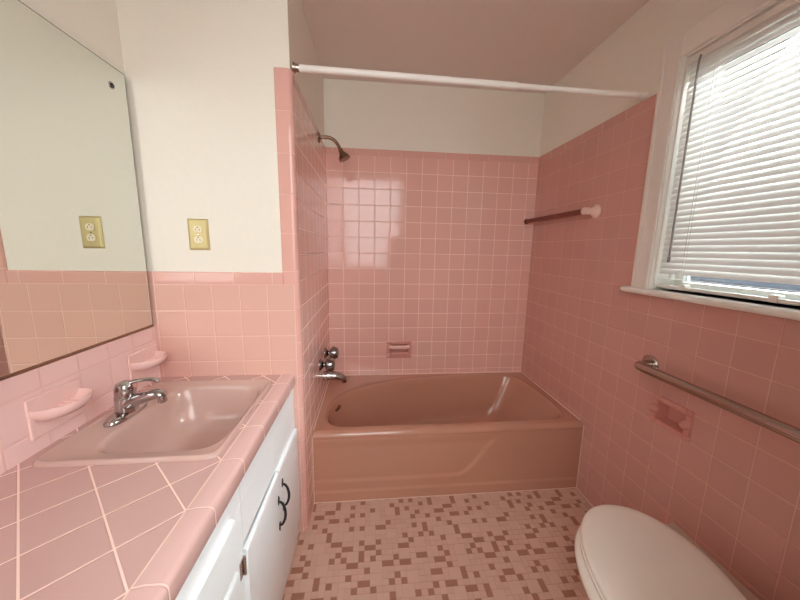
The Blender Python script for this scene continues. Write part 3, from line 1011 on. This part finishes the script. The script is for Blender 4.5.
# mirror --------------------------------------------------------------------------------------
mr = thing('wall_mirror', 'large frameless wall mirror above the vanity backsplash', 'mirror', (XM, 0.6, 1.02))
MY0, MY1, MZ0, MZ1 = -0.30, 1.3035, 1.019, 1.932
xg = XM + 0.0095
bm = NB(); box(bm, XM - 0.0035, xg, MY0, MY1, MZ0, MZ1)
bmf = obj('backing', bm, M['mirror_edge'], mr)
bm = NB()
box(bm, xg - 0.001, xg + 0.0008, MY0 + 0.0015, MY1 - 0.0025, MZ0 + 0.0035, MZ1 - 0.0025)
obj('glass', bm, M['mirror'], mr)
bm = NB()
box(bm, XM - 0.003, xg + 0.002, MY0, MY1, MZ0 - 0.0045, MZ0 + 0.0025)
obj('bottom_channel', bm, M['bronze'], mr, bevel=0.001)
bm = NB()
lathe(bm, [(0, 0.0125), (0.0022, 0.0115)], (xg, 1.236, 1.866), (1, 0, 0), 20)
obj('washer', bm, M['steel'], mr, smooth=40)
bm = NB()
lathe(bm, [(0.0023, 0.0075), (0.004, 0.0075), (0.006, 0.004)], (xg, 1.236, 1.866), (1, 0, 0), 18)
obj('screw', bm, M['black'], mr, smooth=40)

# outlet ----------------------------------------------------------------------------------------
ol = thing('wall_outlet', 'gold-toned duplex wall outlet on the cream partition above the pink wainscot', 'outlet', (-0.676, YP, 1.38))
oy = YP + 0.008
bm = NB()
q = lambda e, y: [(-0.676 + sx_ * (0.0385 - e), y, 1.381 + sz_ * (0.0605 - e)) for sx_, sz_ in ((-1, -1), (1, -1), (1, 1), (-1, 1))]
loft(bm, [q(0, oy), q(0, oy - 0.002), q(0.006, oy - 0.006), q(0.010, oy - 0.0065)], True, True)
obj('cover_plate', bm, M['brass'], ol)
for zz in (1.401, 1.361):
    bm = NB()
    def oct_(y, e): return [(-0.676 + (0.0165 - e) * math.cos(a) * 1.0, y, zz + max(-0.0125, min(0.0125, (0.0165 - e) * math.sin(a)))) for a in [2 * PI * k / 28 for k in range(28)]]
    loft(bm, [oct_(oy - 0.006, 0), oct_(oy - 0.0085, 0), oct_(oy - 0.009, 0.001)], True, True)
    r_ = obj('receptacle', bm, M['ivory'], ol)
    bm = NB()
    box(bm, -0.6835, -0.6815, oy - 0.0094, oy - 0.0088, zz - 0.005, zz + 0.003)
    box(bm, -0.6705, -0.6685, oy - 0.0094, oy - 0.0088, zz - 0.006, zz + 0.003)
    lathe(bm, [(0, 0.0025), (0.0006, 0.0025)], (-0.676, oy - 0.0088, zz + 0.0075), (0, -1, 0), 10)
    obj('slots', bm, M['black'], r_)
bm = NB(); lathe(bm, [(0, 0.003), (0.0015, 0.0025)], (-0.676, oy - 0.0064, 1.381), (0, -1, 0), 12)
obj('screw', bm, M['steel'], ol)

# ------------------------------------------------------------------ toilet (built facing +y at origin, then placed)
TX, TY, TH, TZ = 0.843, 0.682, 0.25, 0.42
to = thing('toilet', 'white toilet with closed lid beside the right wall, lower right', 'toilet', (TX, TY, 0))
to.rotation_euler = (0, 0, -TH)
def tobj(name, bm, m, parent=None, **k):
    # mesh coordinates are already local to the toilet
    bmesh.ops.translate(bm, verts=bm.verts, vec=Vector((TX, TY, 0)))
    return obj(name, bm, m, parent or to, **k)
def egg(a, bf, bb, z, n=2.1, dy=0.0, N=72):
    out = []
    for k in range(N):
        t = 2 * PI * k / N
        c, s = math.cos(t), math.sin(t)
        nn = n if s > 0 else 3.0
        b_ = bf if s > 0 else bb
        out.append((a * math.copysign(abs(c) ** (2 / nn), c), dy + b_ * math.copysign(abs(s) ** (2 / nn), s), z))
    return out
bm = NB()   # lid, slightly domed
L0 = [(0.183, 0.250, 0.205, 0.398), (0.190, 0.257, 0.21, 0.400), (0.192, 0.259, 0.212, 0.407), (0.190, 0.257, 0.21, 0.415), (0.183, 0.250, 0.203, 0.4195), (0.16, 0.225, 0.18, 0.4235), (0.10, 0.14, 0.12, 0.4275), (0.03, 0.04, 0.03, 0.429)]
loft(bm, [egg(*l) for l in L0], True, True)
tobj('lid', bm, M['seat'], smooth=50)
bm = NB()   # seat ring
S_o = [(0.186, 0.253, 0.207, 0.378), (0.192, 0.259, 0.211, 0.382), (0.193, 0.260, 0.212, 0.390), (0.187, 0.254, 0.208, 0.396)]
S_i = [(0.12, 0.16, 0.12, 0.396), (0.115, 0.155, 0.115, 0.388), (0.12, 0.16, 0.12, 0.378)]
loft(bm, [egg(*l) for l in S_o + S_i + S_o[:1]])
tobj('seat', bm, M['seat'], smooth=50)
bm = NB()   # bowl and pedestal
Bw = [(0.125, 0.165, 0.13, 0.372), (0.17, 0.235, 0.2, 0.3745), (0.198, 0.262, 0.213, 0.370), (0.206, 0.268, 0.218, 0.355), (0.203, 0.264, 0.216, 0.335), (0.178, 0.238, 0.208, 0.30), (0.155, 0.20, 0.2, 0.25),
      (0.128, 0.15, 0.21, 0.19), (0.108, 0.10, 0.225, 0.13), (0.104, 0.085, 0.24, 0.07), (0.112, 0.095, 0.25, 0.03), (0.118, 0.10, 0.255, 0.0)]
loft(bm, [egg(*l) for l in Bw], True, True)
tobj('bowl', bm, M['china'], smooth=60)
for sx_ in (-1, 1):
    bm = NB()
    box(bm, sx_ * 0.06 - 0.015, sx_ * 0.06 + 0.015, -0.222, -0.198, 0.374, 0.412)
    tobj('hinge', bm, M['seat'], bevel=0.004)
bm = NB()   # deck behind the bowl carrying the tank
loft(bm, [sup(0, -0.30, 0.125, 0.10, 4, 0.25, 40), sup(0, -0.31, 0.16, 0.115, 4, 0.32, 40), sup(0, -0.31, 0.165, 0.115, 4, 0.37, 40)], True, True)
tobj('deck', bm, M['china'], smooth=50)
bm = NB()
loft(bm, [sup(0, -0.42, 0.19, 0.078, 7, 0.37, 60), sup(0, -0.42, 0.20, 0.083, 7, 0.40, 60), sup(0, -0.42, 0.215, 0.088, 7, 0.655, 60)], True, True)
tobj('tank', bm, M['china'], smooth=50)
bm = NB()
loft(bm, [sup(0, -0.42, 0.222, 0.094, 7, 0.655, 60), sup(0, -0.42, 0.226, 0.098, 7, 0.662, 60), sup(0, -0.42, 0.224, 0.096, 7, 0.682, 60), sup(0, -0.42, 0.20, 0.075, 6, 0.688, 60)], True, True)
tobj('tank_lid', bm, M['china'], smooth=50)
bm = NB()
tube(bm, [(-0.15, -0.330, 0.61), (-0.15, -0.318, 0.61), (-0.10, -0.312, 0.606)], [0.008, 0.008, 0.006], 10)
tobj('flush_lever', bm, M['chrome'], smooth=40)
